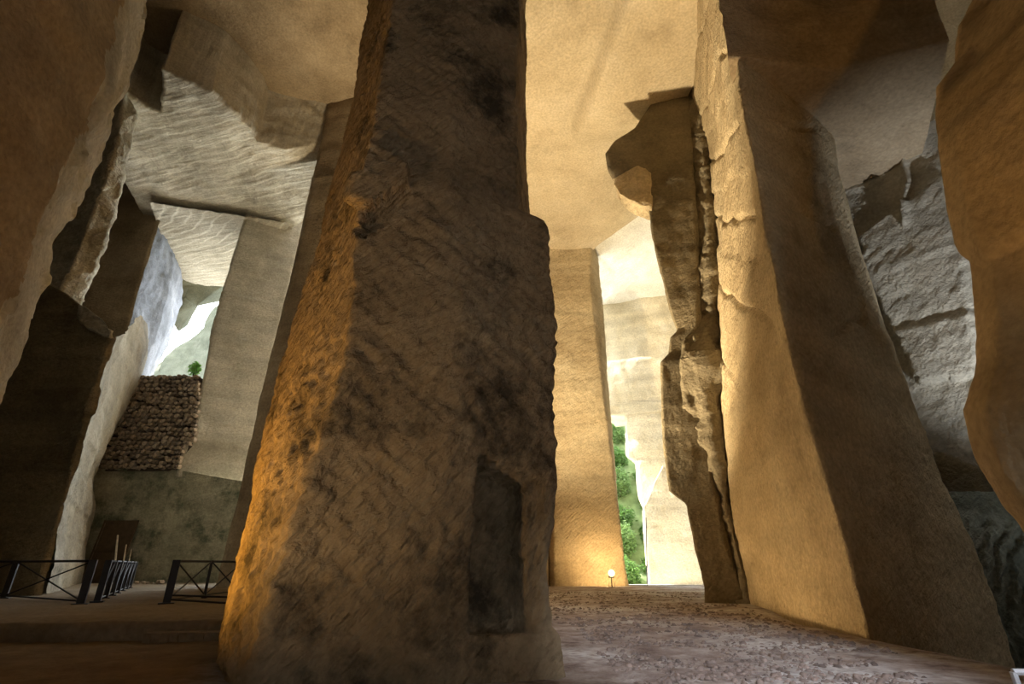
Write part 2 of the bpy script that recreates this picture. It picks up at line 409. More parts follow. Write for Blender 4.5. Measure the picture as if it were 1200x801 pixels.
def outer_ground():
    xs = np.arange(-34, 26.1, 1.0); ys = np.arange(36.8, 52.1, 0.8); X, Y = np.meshgrid(xs, ys)
    P = np.stack([X, Y, floor_z(X, Y) + 0.03 + 0.04 * fbm(np.stack([X, Y, X * 0], -1) / 2, 2)], -1); nr, nc = X.shape; idx = np.arange(nr * nc).reshape(nr, nc)
    q = np.stack([idx[:-1, :-1], idx[:-1, 1:], idx[1:, 1:], idx[1:, :-1]], -1).reshape(-1, 4)
    return link('floor_outer', mesh_np('floor_outer', P.reshape(-1, 3), q), stone('pale_bounce_ground', (0.62, 0.58, 0.50), (0.70, 0.67, 0.59), (0.76, 0.73, 0.66), chisel=0.1, bump=0.3))  # pale surface added to bounce sunlight up to the outer ceiling
tag(outer_ground(), 'pale sunlit ground outside the passage, added to bounce light', kind='structure')
# raised platform of the left chamber
def plat_edge(x):  return 10.25 + (x + 7.2) * 0.13
pf = []
for x in np.arange(-46, -3.0, 0.25):
    y = plat_edge(x) + 0.12 * float(perlin(np.array([x * 0.9, 3.3, 0.5])))
    pf.append([(x, y, -0.2), (x, y, 0.27), (x, y + 0.05, 0.29), (x, y + 8, 0.29), (x, 34, 0.29)])
tag(loft('floor_platform', pf, M_plat, res=0.25, resz=0.12, mode='t', closed=False, face=(0, 8, 6),
         disp=lambda P: 0.035 * fbm(P / 0.9, 4) + 0.03 * ridged(P / 0.5, 2) * sstep(0.9, 0.2, np.abs(P[..., 1] - plat_edge(P[..., 0]) - 0.75))),
    'raised earth platform of the left chamber', kind='structure')

# ------------------------------------------------------------------ ceilings
def slab(name, lines, mat, res, disp, face, label):
    tag(loft(name, lines, mat, res=res, mode='t', closed=False, face=face, disp=disp), label, kind='structure')
# main ceiling above the passage
ce = rock(big=0.55, bs=6, mid=0.05, ms=1.2, course=0, seed=3.0)
def ceil_extra(P):
    # a long fold where the cut changes level
    px, py = pix(P)
    return ce(P) + 0.9 * sstep(-8, 8, (px - 690) - 0.35 * (100 - py)) * sstep(190, 120, py)
slab('ceiling', [[(x, -16, CEIL), (x, 8, CEIL), (x, 30.5, CEIL), (x, 36.3 - max(0, (x - 6.6)) * 1.6, CEIL)] for x in np.linspace(-6.5, 9.6, 6)], M_ceil, 0.2, ceil_extra, (0, 15, 0), 'golden cut stone ceiling over the passage')
slab('ceiling_front', [[(x, -16, CEIL + 0.1), (x, 11.5, CEIL + 0.1)] for x in (9.6, 14.6)], M_brown, 0.5, ce, (8, 0, 0), 'brown rock ceiling over the right bay')
# ceiling beyond, open to daylight; some of that light is in its pale colour
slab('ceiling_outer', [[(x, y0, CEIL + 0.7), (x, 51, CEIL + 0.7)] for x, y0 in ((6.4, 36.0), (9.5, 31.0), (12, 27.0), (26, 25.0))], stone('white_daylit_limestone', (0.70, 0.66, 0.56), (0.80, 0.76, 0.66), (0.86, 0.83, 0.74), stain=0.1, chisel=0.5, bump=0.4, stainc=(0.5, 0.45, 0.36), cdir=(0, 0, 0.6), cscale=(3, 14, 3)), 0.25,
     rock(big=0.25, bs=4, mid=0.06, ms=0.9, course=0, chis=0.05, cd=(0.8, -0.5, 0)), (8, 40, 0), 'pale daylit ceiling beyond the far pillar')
# left chamber: high front ceiling and the striated lower one
slab('ceiling_left_front', [[(x, -16, 30), (x, 27.5, 30)] for x in (-47, -6.4)], M_brown, 0.4, rock(big=0.8, bs=6, mid=0.1, course=0), (-10, 8, 0), 'high brown ceiling in front of the left chamber')
tag(loft('wall_ceiling_step', [[(-6.4, -16, CEIL - 0.3), (-6.4, -16, 30.3)], [(-6.4, 36, CEIL - 0.3), (-6.4, 36, 30.3)]], M_brown, res=0.6, mode='t', closed=False, face=(-20, 10, 20)), 'step between the two ceilings', kind='structure')
fe = [(60, 70), (135, 95), (150, 112), (170, 125), (189, 131), (191, 80), (215, 92), (245, 105), (275, 130), (293, 150), (301, 166), (335, 175), (372, 187), (420, 205)]
lines = []
for a, b in fe:
    p = onZ(a, b, CEIL)
    q = p + (onZ(a * 0.78 + 60, 345, CEIL) - p) * 0.0
    back = np.array([p[0] - 4.5, 34.0, CEIL]) if a < 340 else np.array([p[0] - (3.0 if a < 400 else 0.5), 31.5 if a < 400 else 27.4, CEIL])
    lines.append([(p[0], p[1] - 0.3, 31), (p[0], p[1], CEIL), back])
def stri(P):
    v = P[..., 1] * 0.92 + P[..., 0] * 0.25 + 0.8 * fbm(P / 5, 2)
    c = v / 0.62; fr = c - np.floor(c)
    low = sstep(CEIL + 0.6, CEIL + 0.1, P[..., 2])
    return low * (0.06 * fr + 0.3 * fbm(P / 4, 3)) + 0.12 * fbm(P / 1.0, 3)
tag(loft('ceiling_left', lines, M_stri, res=0.14, resz=0.12, mode='t', closed=False, face=(-16, 10, 5), disp=stri), 'pale striated ceiling of the left chamber', kind='structure')
# roof rock above everything (keeps the sun out)
def roofbox(name, x0, x1, y0, y1, z0, z1, label):
    b = MB(); b.box(((x0 + x1) / 2, (y0 + y1) / 2, (z0 + z1) / 2), (x1 - x0, y1 - y0, z1 - z0)); o = b.build(name, M_brown); tag(o, label, kind='structure')
roofbox('ceiling_rock_mass', -50, 14.6, -18, 27.4, 31.5, 36, 'rock mass above the cave')
roofbox('ceiling_rock_mass_left', -50, -15.5, 27.4, 33.5, 31.5, 36, 'rock mass above the left chamber')
roofbox('ceiling_rock_mass_middle', -6.4, 14.6, 27.4, 33.5, 31.5, 36, 'rock mass above the passage')
roofbox('ceiling_rock_mass_near', 14.6, 21, -18, 2.0, 27.0, 36, 'rock mass in front of the daylight shaft')
roofbox('ceiling_rock_mass_back', 14.6, 21, 13.0, 33.5, 27.0, 36, 'rock mass behind the daylight shaft')
roofbox('ceiling_rock_mass_side', 21, 28, -18, 33.5, 27.0, 36, 'rock mass right of the daylight shaft')
roofbox('ceiling_rock_mass_right', 6.0, 28, 33.5, 52, 27.5, 36, 'rock mass above the passage mouth')

# ------------------------------------------------------------------ outer walls that close the cave
tag(loft('wall_left_outer', [pole(-46, -16, -1, 33), pole(-46, 33, -1, 33)], M_dark, res=1.0, mode='t', closed=False, face=(0, 0, 5)), 'far left cave wall', kind='structure')
tag(loft('wall_right_outer', [pole(25.5, -16, -3, 33), pole(25.5, 52, -3, 33)], M_dark, res=1.0, mode='t', closed=False, face=(0, 10, 5)), 'far right cave wall', kind='structure')
tag(loft('wall_behind', [pole(-46, -15.5, -1, 33), pole(5.2, -15.5, -1, 33)], M_brown, res=1.0, mode='t', closed=False, face=(0, 10, 5)), 'cave wall left of the mouth', kind='structure')
tag(loft('wall_behind_right', [pole(9.5, -15.5, -3, 33), pole(26, -15.5, -3, 33)], M_brown, res=1.0, mode='t', closed=False, face=(0, 10, 5)), 'cave wall right of the mouth', kind='structure')
tag(loft('wall_behind_top', [pole(4.8, -15.4, 5, 33), pole(10, -15.4, 5, 33)], M_brown, res=1.0, mode='t', closed=False, face=(0, 10, 5)), 'cave wall above the mouth', kind='structure')

# ------------------------------------------------------------------ central pillar
P1R = [(607, 0), (603, 100), (605, 245), (637, 259), (643, 275), (645, 320), (648, 400), (644, 480), (650, 560), (648, 600), (640, 660), (641, 700), (646, 735), (655, 742), (658, 775), (664, 800)]
P1C = [(462, 0), (447, 100), (435, 170), (427, 200), (417, 300), (415, 380), (411, 432), (392, 485), (379, 538), (358, 590), (345, 643), (327, 695), (314, 748), (300, 801)]
P1L = [(432, 0), (417, 100), (395, 200), (372, 300), (343, 390), (329, 432), (319, 485), (306, 538), (295, 590), (279, 643), (266, 695), (259, 735), (262, 750), (270, 768)]
niche = [(562, 545), (600, 556), (617, 566), (618, 640), (620, 690), (622, 738), (552, 741), (549, 735), (552, 660), (556, 640)]
niche2 = [(560, 530), (600, 548), (636, 566), (634, 640), (630, 690), (634, 720), (622, 738), (552, 741), (549, 735), (552, 660), (556, 640)]
notch = [(415, 268), (440, 246), (475, 224), (482, 226), (455, 262), (425, 280)]
facet = [(436, 172), (480, 205), (478, 226), (430, 250), (418, 240)]
band = [(240, 735), (660, 735), (680, 900), (200, 900)]
def p1x(P):
    px, py = pix(P)
    front = P[..., 1] < 8.0
    d = np.zeros(px.shape)
    d -= 0.50 * (inpoly(px, py, niche) & front) + 0.12 * (inpoly(px, py, niche2) & front)
    d -= 0.25 * (inpoly(px, py, notch) & front)
    d += 0.22 * (inpoly(px, py, facet) & front)
    # rough broken left arris
    wr = sstep(60, 0, np.abs(px - np.interp(py, [p[1] for p in P1C], [p[0] for p in P1C]) + 25)) * (P[..., 1] < 8.2)
    d += wr * (0.10 * ridged(P / 0.45 + 4, 3) * sstep(300, 480, py))
    return d
p1 = loft('rock_pillar', [edgeY(P1L, 8.6), edgeY(P1C, 6.4), edgeY([((a * 0.45 + b * 0.55), y) for (a, y), (b, _) in zip(
        [(462, 0), (427, 200), (415, 380), (358, 590), (300, 801)], [(607, 0), (604, 200), (648, 380), (649, 590), (664, 801)])], 6.6), edgeY(P1R, 7.2), pole(0.35, 9.5), pole(0.1, 12.0), pole(-4.0, 12.0)],
     M_pillar, res=0.045, resz=0.045, zr=(-1.2, 26), closed=True, coarse=(3, 4, 5, 6),
     disp=rock(big=0.10, bs=2.2, mid=0.035, ms=0.55, course=0.012, ch=1.7, tilt=-0.3, chis=0.062, cd=(0.75, 0.1, -0.6), extra=p1x))
tag(p1, 'huge chisel-marked limestone pillar with orange-lit side and a dark niche', 'pillar')

# ------------------------------------------------------------------ passage: far pillar, wall with opening
P3L = [(640, 262), (646, 420), (649, 560), (650, 685)]
P3R = [(692, 290), (691, 330), (697, 390), (702, 430), (710, 490), (720, 570), (728, 630), (735, 688)]
tag(loft('rock_pillar', [edgeY([(610, 262), (630, 685)], 36.2), edgeY([(639, 262), (643, 685)], 36.0), edgeY(P3L, 35.4), edgeY(P3R, 35.5), pole(7.5, 37.6), pole(-1, 39)],
     M_gold, res=0.12, zr=(-1, 26.5), coarse=(3, 4, 5), disp=rock(big=0.12, bs=3, mid=0.05, ms=0.7, course=0.035, ch=1.1, tilt=-0.25, chis=0.05, cd=(0.9, 0, 0.35))),
    'golden pillar at the end of the passage with a floodlight at its foot', 'pillar')
# rock mass between the two chambers
RL = [(372, 187), (355, 265), (330, 370), (305, 470), (283, 570), (262, 655), (252, 695)]
tag(loft('wall_divider', [edgeY(RL, 25.2, z1=30.5), edgeY([(a + 22, b) for a, b in RL], 24.9, z1=30.5), pole(-6.4, 24.5, -1, 30.5), pole(-2, 27, -1, 30.5), pole(2.6, 36.2, -1, 30.5), pole(-0.5, 38, -1, 30.5), pole(-6.6, 28.5, -1, 30.5), [p + np.array([0.6, 2.0, 0]) for p in edgeY(RL, 25.2, z1=30.5)]], M_brown, res=0.25, zr=(-0.5, 30.4), coarse=(3, 4, 5, 6, 7),
    disp=rock(big=0.08, mid=0.04, course=0.03, seed=2)), 'brown wall between the left chamber and the passage', kind='structure')
# wall beyond the passage with the tall opening
K4 = -0.35
kk = lambda pxs: [onY(a, b, 50.5, K4) for a, b in pxs]
up = [kk([(709, 487), (704, 430), (702.5, 400), (698, 360), (694, 330)]), kk([(721, 486), (716, 430), (712, 360), (708, 320)]), kk([(733, 486), (731, 430), (728, 360), (724, 310)]), kk([(850, 476), (850, 420), (850, 350), (850, 300)])]
far4 = rock(big=0.35, bs=4, mid=0.08, ms=1.0, course=0.12, ch=2.3, tilt=0.1, seed=5)
tag(loft('wall_far_upper', up + [[p + np.array([2, 4, 0]) for p in e] for e in up[::-1]], M_pale, res=0.25, mode='t', disp=far4), 'pale far wall above the tall opening', kind='structure')
pr = kk([(760, 700), (759, 668), (756, 596), (750, 583), (746, 540), (734, 534), (732.5, 490), (732, 470)])
pr2 = kk([(860, 710), (860, 668), (860, 596), (860, 583), (858, 540), (855, 534), (853, 490), (852, 470)])
tag(loft('wall_far_pier', [pr, pr2, [p + np.array([2, 4, 0]) for p in pr2], [p + np.array([2, 4, 0]) for p in pr]], M_pale, res=0.25, mode='t', disp=rock(big=0.2, bs=3, mid=0.07, course=0.08, ch=1.7, seed=6)), 'pale far pier beside the tall opening', kind='structure')
# lower buttress in front of the pier
bt = []
for a, t in ((754, 594), (760, 583), (768, 562), (777, 545), (784, 556), (792, 570), (805, 581), (835, 600)):
    b0 = a + (8 if a < 777 else 22)
    bt.append([onY(b0, 700, 48.6, K4), onY(a, t, 48.6, K4)])
bt2 = [[p + np.array([0.6, 1.75, 0]) for p in e] for e in bt[::-1]]
tag(loft('rock_buttress', bt + bt2, M_pale, res=0.2, mode='t', disp=rock(big=0.12, bs=2, mid=0.05, course=0.06, ch=1.5, seed=8)),
    'pale gabled rock buttress standing beside the tall daylight opening', 'rock')

# ------------------------------------------------------------------ right of the passage: dark pier, broken seam, big pillar
P5L = [(790, 20), (790, 45), (778, 70), (768, 115), (745, 150), (721, 165), (710, 180), (714, 200), (720, 212), (757, 217), (760, 235), (765, 280), (775, 320), (790, 375), (795, 388), (787, 395), (785, 415), (775, 425), (778, 520), (785, 575), (805, 590), (815, 640), (826, 690), (827, 706)]
P5R = [(793, 20), (797, 50), (803, 80), (808, 115), (812, 200), (818, 330), (815, 400), (822, 470), (830, 545), (850, 640), (868, 690), (878, 706)]
# widen only where the outline is monotone in height
def mono(pxs, Y, k=0.0):
    P = [onY(a, b, Y, k) for a, b in pxs]; P.sort(key=lambda p: -p[2]); return P
e5 = edgeY(P5L, 20.3)
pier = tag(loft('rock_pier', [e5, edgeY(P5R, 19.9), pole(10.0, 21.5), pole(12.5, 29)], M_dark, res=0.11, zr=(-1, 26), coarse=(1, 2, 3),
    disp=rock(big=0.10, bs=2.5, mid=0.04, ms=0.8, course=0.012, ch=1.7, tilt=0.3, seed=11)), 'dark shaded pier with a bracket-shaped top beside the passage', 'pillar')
# lit broken chunk under the bracket
ck = [[onY(a, b1, 20.0), onY(a, b0, 20.0)] for a, b0, b1 in ((720, 210, 216), (727, 206, 228), (737, 201, 236), (748, 195, 241), (756, 197, 243), (761, 203, 243))]
loft('broken_chunk', ck + [[p + np.array([0.4, 0.9, 0]) for p in e] for e in ck[::-1]], M_gold, res=0.08, mode='t', parent=pier, disp=rock(big=0.15, bs=1.0, mid=0.12, ms=0.5, course=0, seed=12))['label'] = 'pale broken rock chunk under the bracket'
# ragged seam between pier and pillar
SL = [(800, 60), (806, 130), (812, 200), (819, 300), (822, 370), (805, 400), (810, 430), (802, 455), (800, 478), (812, 500), (815, 520), (826, 530), (832, 548), (848, 620), (868, 700)]
SR = [(815, 60), (826, 130), (838, 240), (842, 330), (840, 400), (842, 440), (852, 465), (850, 500), (846, 540), (852, 580), (866, 640), (882, 706)]
# big pillar: golden left side, dark side towards the bay
P6A = [(862, 40), (866, 70), (872, 130), (890, 220), (905, 300), (925, 400), (945, 480), (975, 580), (1000, 660), (1021, 750)]
P6B = [(973, 155), (985, 225), (1005, 300), (1032, 385), (1062, 455), (1100, 555), (1131, 625), (1160, 700), (1186, 783)]
P6F = [(785, 0), (792, 40), (801, 70), (812, 100), (830, 160), (838, 240), (843, 330), (841, 440), (851, 520), (862, 620), (882, 707)]
edge6A = edgeY(P6A, 10.6); edge6B = edgeY(P6B, 13.5); edge6F = edgeY(P6F, 19.6)
edge6M = edgeY([(835, 40), (842, 130), (866, 240), (874, 330), (884, 440), (905, 560), (925, 660), (940, 725)], 14.6)
# keep the middle line straight between the two corners
z = np.linspace(-1.5, 28, 60)
ia = np.stack([np.interp(z, [p[2] for p in edge6A], [p[k] for p in edge6A]) for k in (0, 1)], 1)
if6 = np.stack([np.interp(z, [p[2] for p in edge6F], [p[k] for p in edge6F]) for k in (0, 1)], 1)
edge6M = [(0.5 * (a[0] + b[0]) + 0.12, 0.5 * (a[1] + b[1]), zz) for a, b, zz in zip(ia, if6, z)]
def p6x(P):
    left = sstep(11.0, 12.0, P[..., 1]) * (P[..., 0] < 10)
    v = P[..., 2] * 0.75 - P[..., 1] * 0.55 + 0.6 * fbm(P / 3, 2)
    c = v / 2.6; i = np.floor(c); fr = c - i
    return left * (0.30 * (hash1(i) - 0.5) * sstep(5, 9, P[..., 2]) - 0.22 * np.exp(-((fr - 0.5) / 0.03) ** 2) * sstep(5, 9, P[..., 2]))
big6 = tag(loft('rock_pillar', [edge6F, edge6M, edge6A, edge6B, pole(13.0, 16.0), pole(11.5, 21.5)], M_gold, res=0.10, zr=(-2.2, 26), coarse=(3, 4, 5),
    disp=rock(big=0.14, bs=3, mid=0.06, ms=0.9, course=0.02, ch=1.4, tilt=0.25, chis=0.04, cd=(0.1, 0.85, 0.5), seed=20, extra=p6x)), 'massive pillar with one golden lit side and one black shaded face', 'pillar')

seam = loft('broken_seam', [edgeY(SL, 20.25), edgeY([((a + b) / 2 + 3, y) for (a, y), b in zip(SL, np.interp([p[1] for p in SL], [p[1] for p in SR], [p[0] for p in SR]))], 19.7), edgeY(SR, 19.8), pole(9.5, 21)], M_dark, res=0.07, zr=(-1, 26), coarse=(2, 3), parent=big6, disp=lambda P: blocky(P) + 0.55 * np.exp(-((P[..., 2] - 9.0) / 1.1) ** 2))
seam['label'] = 'ragged dark seam of broken rock'
# overhang above the right bay
ov = []
for a, b in ((852, 64), (866, 67), (900, 72), (930, 76), (970, 78), (1005, 74), (1040, 64), (1080, 55), (1112, 47)):
    p = onZ(a, b, 15.2); kx = min(1.0, max(0.0, (1112 - a) / 200.0)) - 0.1
    ov.append([(p[0] * 0.97, p[1] - 0.7, 27), (p[0], p[1] - 0.25, 18.5), (p[0], p[1], 15.2), (p[0] + 2.8, p[1] + 5, 15.2), (p[0] + 4.2, p[1] + 9, 15.3)])
def ovx(P):
    return 0.3 * fbm(P / 1.6, 3) * sstep(15.0, 17.5, P[..., 2])
tag(loft('ceiling_overhang', ov, M_brown, res=0.1, mode='t', closed=False, face=(8, 4, 8), disp=rock(big=0.2, bs=2.5, mid=0.08, ms=0.9, course=0.0, seed=22, extra=ovx)), 'brown rock overhang above the right bay', kind='structure')
# bay wall behind
U = np.array([-0.62, 0.78, 0.0])
def bay(t, z): 
    p = np.array([13.5, 16.6, 0]) + U * t; return (p[0], p[1], z)
def bayx(P):
    px, py = pix(P)
    crack = np.exp(-((px - np.interp(py, [180, 215, 235, 270], [1058, 1068, 1064, 1066])) / 3.0) ** 2) * (py < 270) * (py > 170)
    blk = inpoly(px, py, [(1035, 262), (1110, 210), (1130, 290), (1150, 440), (1080, 450), (1020, 330), (1010, 280)])
    return 0.35 * crack + 0.30 * blk
tag(loft('wall_bay', [[bay(t, -2.5), bay(t, 16.2)] for t in (2.7, 0.5, -5, -16)], M_grey, res=0.09, mode='t', closed=False, face=(6, 6, 6),
    disp=rock(big=0.2, bs=3, mid=0.09, ms=0.6, course=0.06, ch=2.0, tilt=-0.2, chis=0.06, cd=(0.6, -0.5, 0.6), seed=25, extra=bayx)), 'rough grey wall at the back of the right bay', kind='structure')
# low striated block in the bay
mb = [[(11.30, 13.7, -2.2), (11.62, 14.1, 1.2), (11.95, 14.6, onY(1108, 577, 14.6)[2])]]
for a in (1118, 1140, 1165, 1200, 1228):
    top = onY(a, 577, 14.6)
    mb.append([(top[0] + 0.2, 13.7, -2.2), (top[0] + 0.25, 14.1, 1.2), (top[0], 14.6, top[2])])
mback = [[(p[0] + (0.4 if k == 0 else 0.05), p[1] + 0.6, p[2]) for p in e] for k, e in enumerate(mb)]
def mx(P):
    r = np.sqrt((P[..., 0] - 15.5) ** 2 + (P[..., 2] + 1.0) ** 2) + 0.25 * fbm(P / 0.8, 3)
    c = r / 0.36; fr = c - np.floor(c)
    return 0.16 * fr * sstep(2.7, 1.6, P[..., 2]) + 0.08 * ridged(P / 0.4, 2)
tag(loft('striated_rock_block', mb + mback[::-1], M_mound, res=0.06, mode='t', disp=mx), 'low green-black rock block with curved striations behind the massive pillar', 'rock')
# near rock on the right
P8 = [(1140, 0), (1124, 30), (1120, 75), (1112, 84), (1101, 100), (1098, 150), (1105, 200), (1115, 250), (1127, 295), (1139, 305), (1143, 350), (1148, 420), (1146, 440), (1132, 480), (1140, 510), (1155, 550), (1180, 590), (1200, 612), (1235, 680), (1260, 760)]
tag(loft('wall_right', [edgeY(P8, 6.2), edgeY([(a + 25, b) for a, b in P8], 5.75), pole(7.6, 1.0), pole(9.5, -3), pole(16, -3), pole(14, 7.5)], M_ochre, res=0.06, zr=(-2.2, 26), coarse=(2, 3, 4, 5),
    disp=rock(big=0.07, bs=1.8, mid=0.03, ms=0.5, course=0.012, ch=1.8, tilt=0.2, seed=30)), 'ochre rock wall at the right', kind='structure')

# ------------------------------------------------------------------ left side
L1E = [(170, -40), (165, 0), (155, 20), (150, 55), (137, 98), (120, 130), (122, 150), (108, 185), (88, 225), (72, 262), (58, 300), (40, 340), (28, 365), (12, 410), (0, 435), (-60, 600)]
L1I = [(140, -40), (128, 0), (120, 40), (112, 90), (92, 120), (78, 165), (60, 215), (38, 260), (20, 300), (-5, 350), (-30, 420), (-110, 600)]
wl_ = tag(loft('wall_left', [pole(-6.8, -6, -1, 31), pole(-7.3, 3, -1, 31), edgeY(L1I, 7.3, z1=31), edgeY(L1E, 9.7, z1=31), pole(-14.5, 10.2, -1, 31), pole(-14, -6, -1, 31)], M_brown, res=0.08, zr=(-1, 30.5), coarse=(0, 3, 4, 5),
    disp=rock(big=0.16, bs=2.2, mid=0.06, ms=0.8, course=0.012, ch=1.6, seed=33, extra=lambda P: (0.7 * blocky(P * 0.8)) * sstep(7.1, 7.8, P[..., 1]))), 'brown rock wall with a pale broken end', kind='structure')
# broken end in paler stone, the daylight on it put into the colour
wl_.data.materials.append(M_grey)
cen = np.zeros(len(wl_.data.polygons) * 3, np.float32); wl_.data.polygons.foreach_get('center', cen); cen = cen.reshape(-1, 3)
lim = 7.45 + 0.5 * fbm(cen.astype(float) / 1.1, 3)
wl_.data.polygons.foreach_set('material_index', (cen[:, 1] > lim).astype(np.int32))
# pale fin behind it
FE = [(147, 108), (158, 135), (154, 165), (143, 205), (140, 222), (120, 290), (100, 340), (88, 372), (60, 440), (30, 500)]
FI = [(136, 106), (122, 150), (112, 185), (100, 225), (80, 262), (60, 300), (40, 345), (25, 380), (0, 440), (-25, 500)]
ft = [FI, [((a + b) / 2, y) for (a, y), (b, _) in zip(FI, FE)], FE]
def foot(P): return [(P[0][0], P[0][1], 0.0)] + list(P)
tag(loft('rock_fin', [foot(mono(FI, 20.6)[::-1]), foot(mono([((a[0] + b[0]) / 2 + 2, (a[1] + b[1]) / 2) for a, b in zip(FI, FE)], 20.1)[::-1]), foot(mono(FE, 20.8)[::-1]), foot([tuple(np.array(p) + np.array([-1.2, 1.5, 0])) for p in mono(FI, 21.4)[::-1]])], M_grey, res=0.08, mode='t',
    disp=lambda P: 0.55 * blocky(P * 0.7) + 0.15 * fbm(P / 1.2, 3)), 'pale broken rock fin standing behind the brown rock wall', 'rock')
# dark block behind the fence
tb = [(-140, 330), (-40, 345), (20, 352), (35, 345), (60, 335), (80, 345), (95, 357), (99, 362), (118, 374), (131, 394)]
db = []
for a, t in tb:
    b0 = a - 88
    db.append([onY(b0, 700, 18.7) * np.array([1, 1, 0]) + np.array([0, 0, 0.0]), onY(a, t, 18.7)])
dblk = tag(loft('rock_block', db + [[p + np.array([-2.0, 1.1, 0]) for p in e] for e in db[::-1]], M_dark, res=0.12, mode='t', disp=rock(big=0.12, bs=2.5, mid=0.06, ms=0.8, course=0.05, ch=1.1, tilt=0.05, seed=40)), 'tall dark flat-topped rock block behind the fence', 'rock')
lc = [[onY(a, b1, 18.5), onY(a, b0, 18.5)] for a, b0, b1 in ((96, 358, 376), (102, 360, 384), (112, 368, 388), (122, 375, 394), (130, 388, 397))]
loft('broken_chunk', lc + [[p + np.array([-0.8, 0.8, 0.0]) for p in e] for e in lc[::-1]], M_grey, res=0.06, mode='t', parent=dblk, disp=rock(big=0.12, bs=0.8, mid=0.12, ms=0.5, course=0, seed=41))['label'] = 'pale broken corner'
# lit side wall between block and dry-stone wall
sa = [onY(54, 700, 19.4), onY(60, 600, 19.4), onY(97, 480, 19.4), onY(128, 398, 19.4)]
sb = [onY(70, 692, 24), onY(88, 590, 24), onY(118, 480, 24), onY(140, 400, 24), onY(146, 388, 24)]
sc = [onY(84, 690, 27.5), onY(104, 560, 27.5), onY(140, 460, 27.5), onY(158, 395, 27.5), onY(163, 368, 27.5)]
sd = [onY(92, 688, 31), onY(114, 545, 31), onY(165, 437, 31), onY(172, 405, 31), onY(171, 380, 31)]
tag(loft('wall_chamber_left', [sa, sb, sc, sd], M_side, res=0.1, mode='t', closed=False, face=(-10, 24, 5), disp=rock(big=0.25, bs=2.5, mid=0.1, ms=0.9, course=0.04, seed=43)), 'pale side wall of the left chamber', kind='structure')
# back wall with the high window opening
BW = 31.2
wl = [(192, 236), (190, 252), (185, 264), (160, 345), (150, 385), (148, 400)]
tag(loft('wall_back_left', [pole(-46, BW, -1, 30), pole(-33, BW, -1, 30), edgeY(wl, BW, z1=30), [p + np.array([-3.0, 2.4, 0]) for p in edgeY(wl, BW, z1=30)]], M_brown, res=0.2, zr=(-0.5, 30), closed=False, disp=rock(big=0.2, mid=0.05, course=0.03, ch=1.6, seed=45)), 'brown back wall left of the window', kind='structure')
lowt = [(60, 545), (114, 545), (160, 548), (212, 551), (262, 560), (300, 566)]
tag(loft('wall_back_lower', [[(onY(a, b, BW)[0], BW, -0.3), onY(a, b, BW)] for a, b in lowt], M_green, res=0.14, mode='t', closed=False, disp=rock(big=0.15, bs=2.5, mid=0.05, course=0.03, ch=2.0, seed=47)), 'green-stained lower back wall of the left chamber', kind='structure')
PL = [(290, 250), (262, 337), (250, 385), (240, 440), (234, 470), (228, 515), (216, 520), (209, 552), (200, 590)]
PR = [(372, 187), (352, 275), (330, 370), (305, 470), (283, 570), (270, 620)]
tag(loft('wall_pilaster', [edgeY(PL, BW - 0.1, z0=4, z1=27), edgeY(PR, 33.0, z0=4, z1=27), pole(-17.5, 37, 4, 27), [p + np.array([-1.0, 4.5, 0]) for p in edgeY(PL, BW, z0=4, z1=27)]], M_grey, res=0.13, zr=(6.0, 26.6), coarse=(1, 2), disp=rock(big=0.08, bs=2.5, mid=0.03, course=0.05, ch=1.9, tilt=0.02, seed=49)), 'pale cut pilaster right of the window', kind='structure')
# reveal of the window: pale blue lit jamb and striated soffit
jb = [edgeY([(184, 236), (182, 252), (176, 264), (150, 345), (140, 385), (135, 437)], BW + 0.2, z0=9, z1=26), edgeY([(196, 250), (203, 300), (196, 345), (180, 400), (165, 437)], 35, z0=9, z1=26), edgeY([(212, 300), (217, 322), (206, 372), (190, 410), (176, 445)], 41, z0=9, z1=26)]
tag(loft('wall_window_jamb', jb, M_jamb, res=0.12, zr=(10, 26), closed=False, face=(-22, 34, 15), disp=rock(big=0.35, bs=2.5, mid=0.15, ms=1.0, course=0, seed=52)), 'bluish daylit jamb of the window', kind='structure')
so = [[onZ(a, b, CEIL - 0.5), onZ(a2, b2, CEIL - 0.5)] for a, b, a2, b2 in ((176, 236, 205, 322), (200, 240, 222, 330), (240, 246, 240, 334), (292, 254, 270, 336), (340, 262, 300, 338))]
def so_d(P):
    r = np.sqrt((P[..., 0] + 32) ** 2 * 0.35 + (P[..., 1] - 28) ** 2) + 0.3 * fbm(P / 2, 2)
    c = r / 0.55; return 0.09 * (c - np.floor(c)) + 0.12 * fbm(P / 3, 3)
tag(loft('window_soffit', so, M_stri, res=0.09, mode='t', closed=False, face=(-22, 34, 5), disp=so_d), 'striated pale soffit over the window', kind='structure')
roofbox('ceiling_rock_mass_window', -45, -13, 33.5, 41.5, 26.2, 36, 'rock mass above the window reveal')

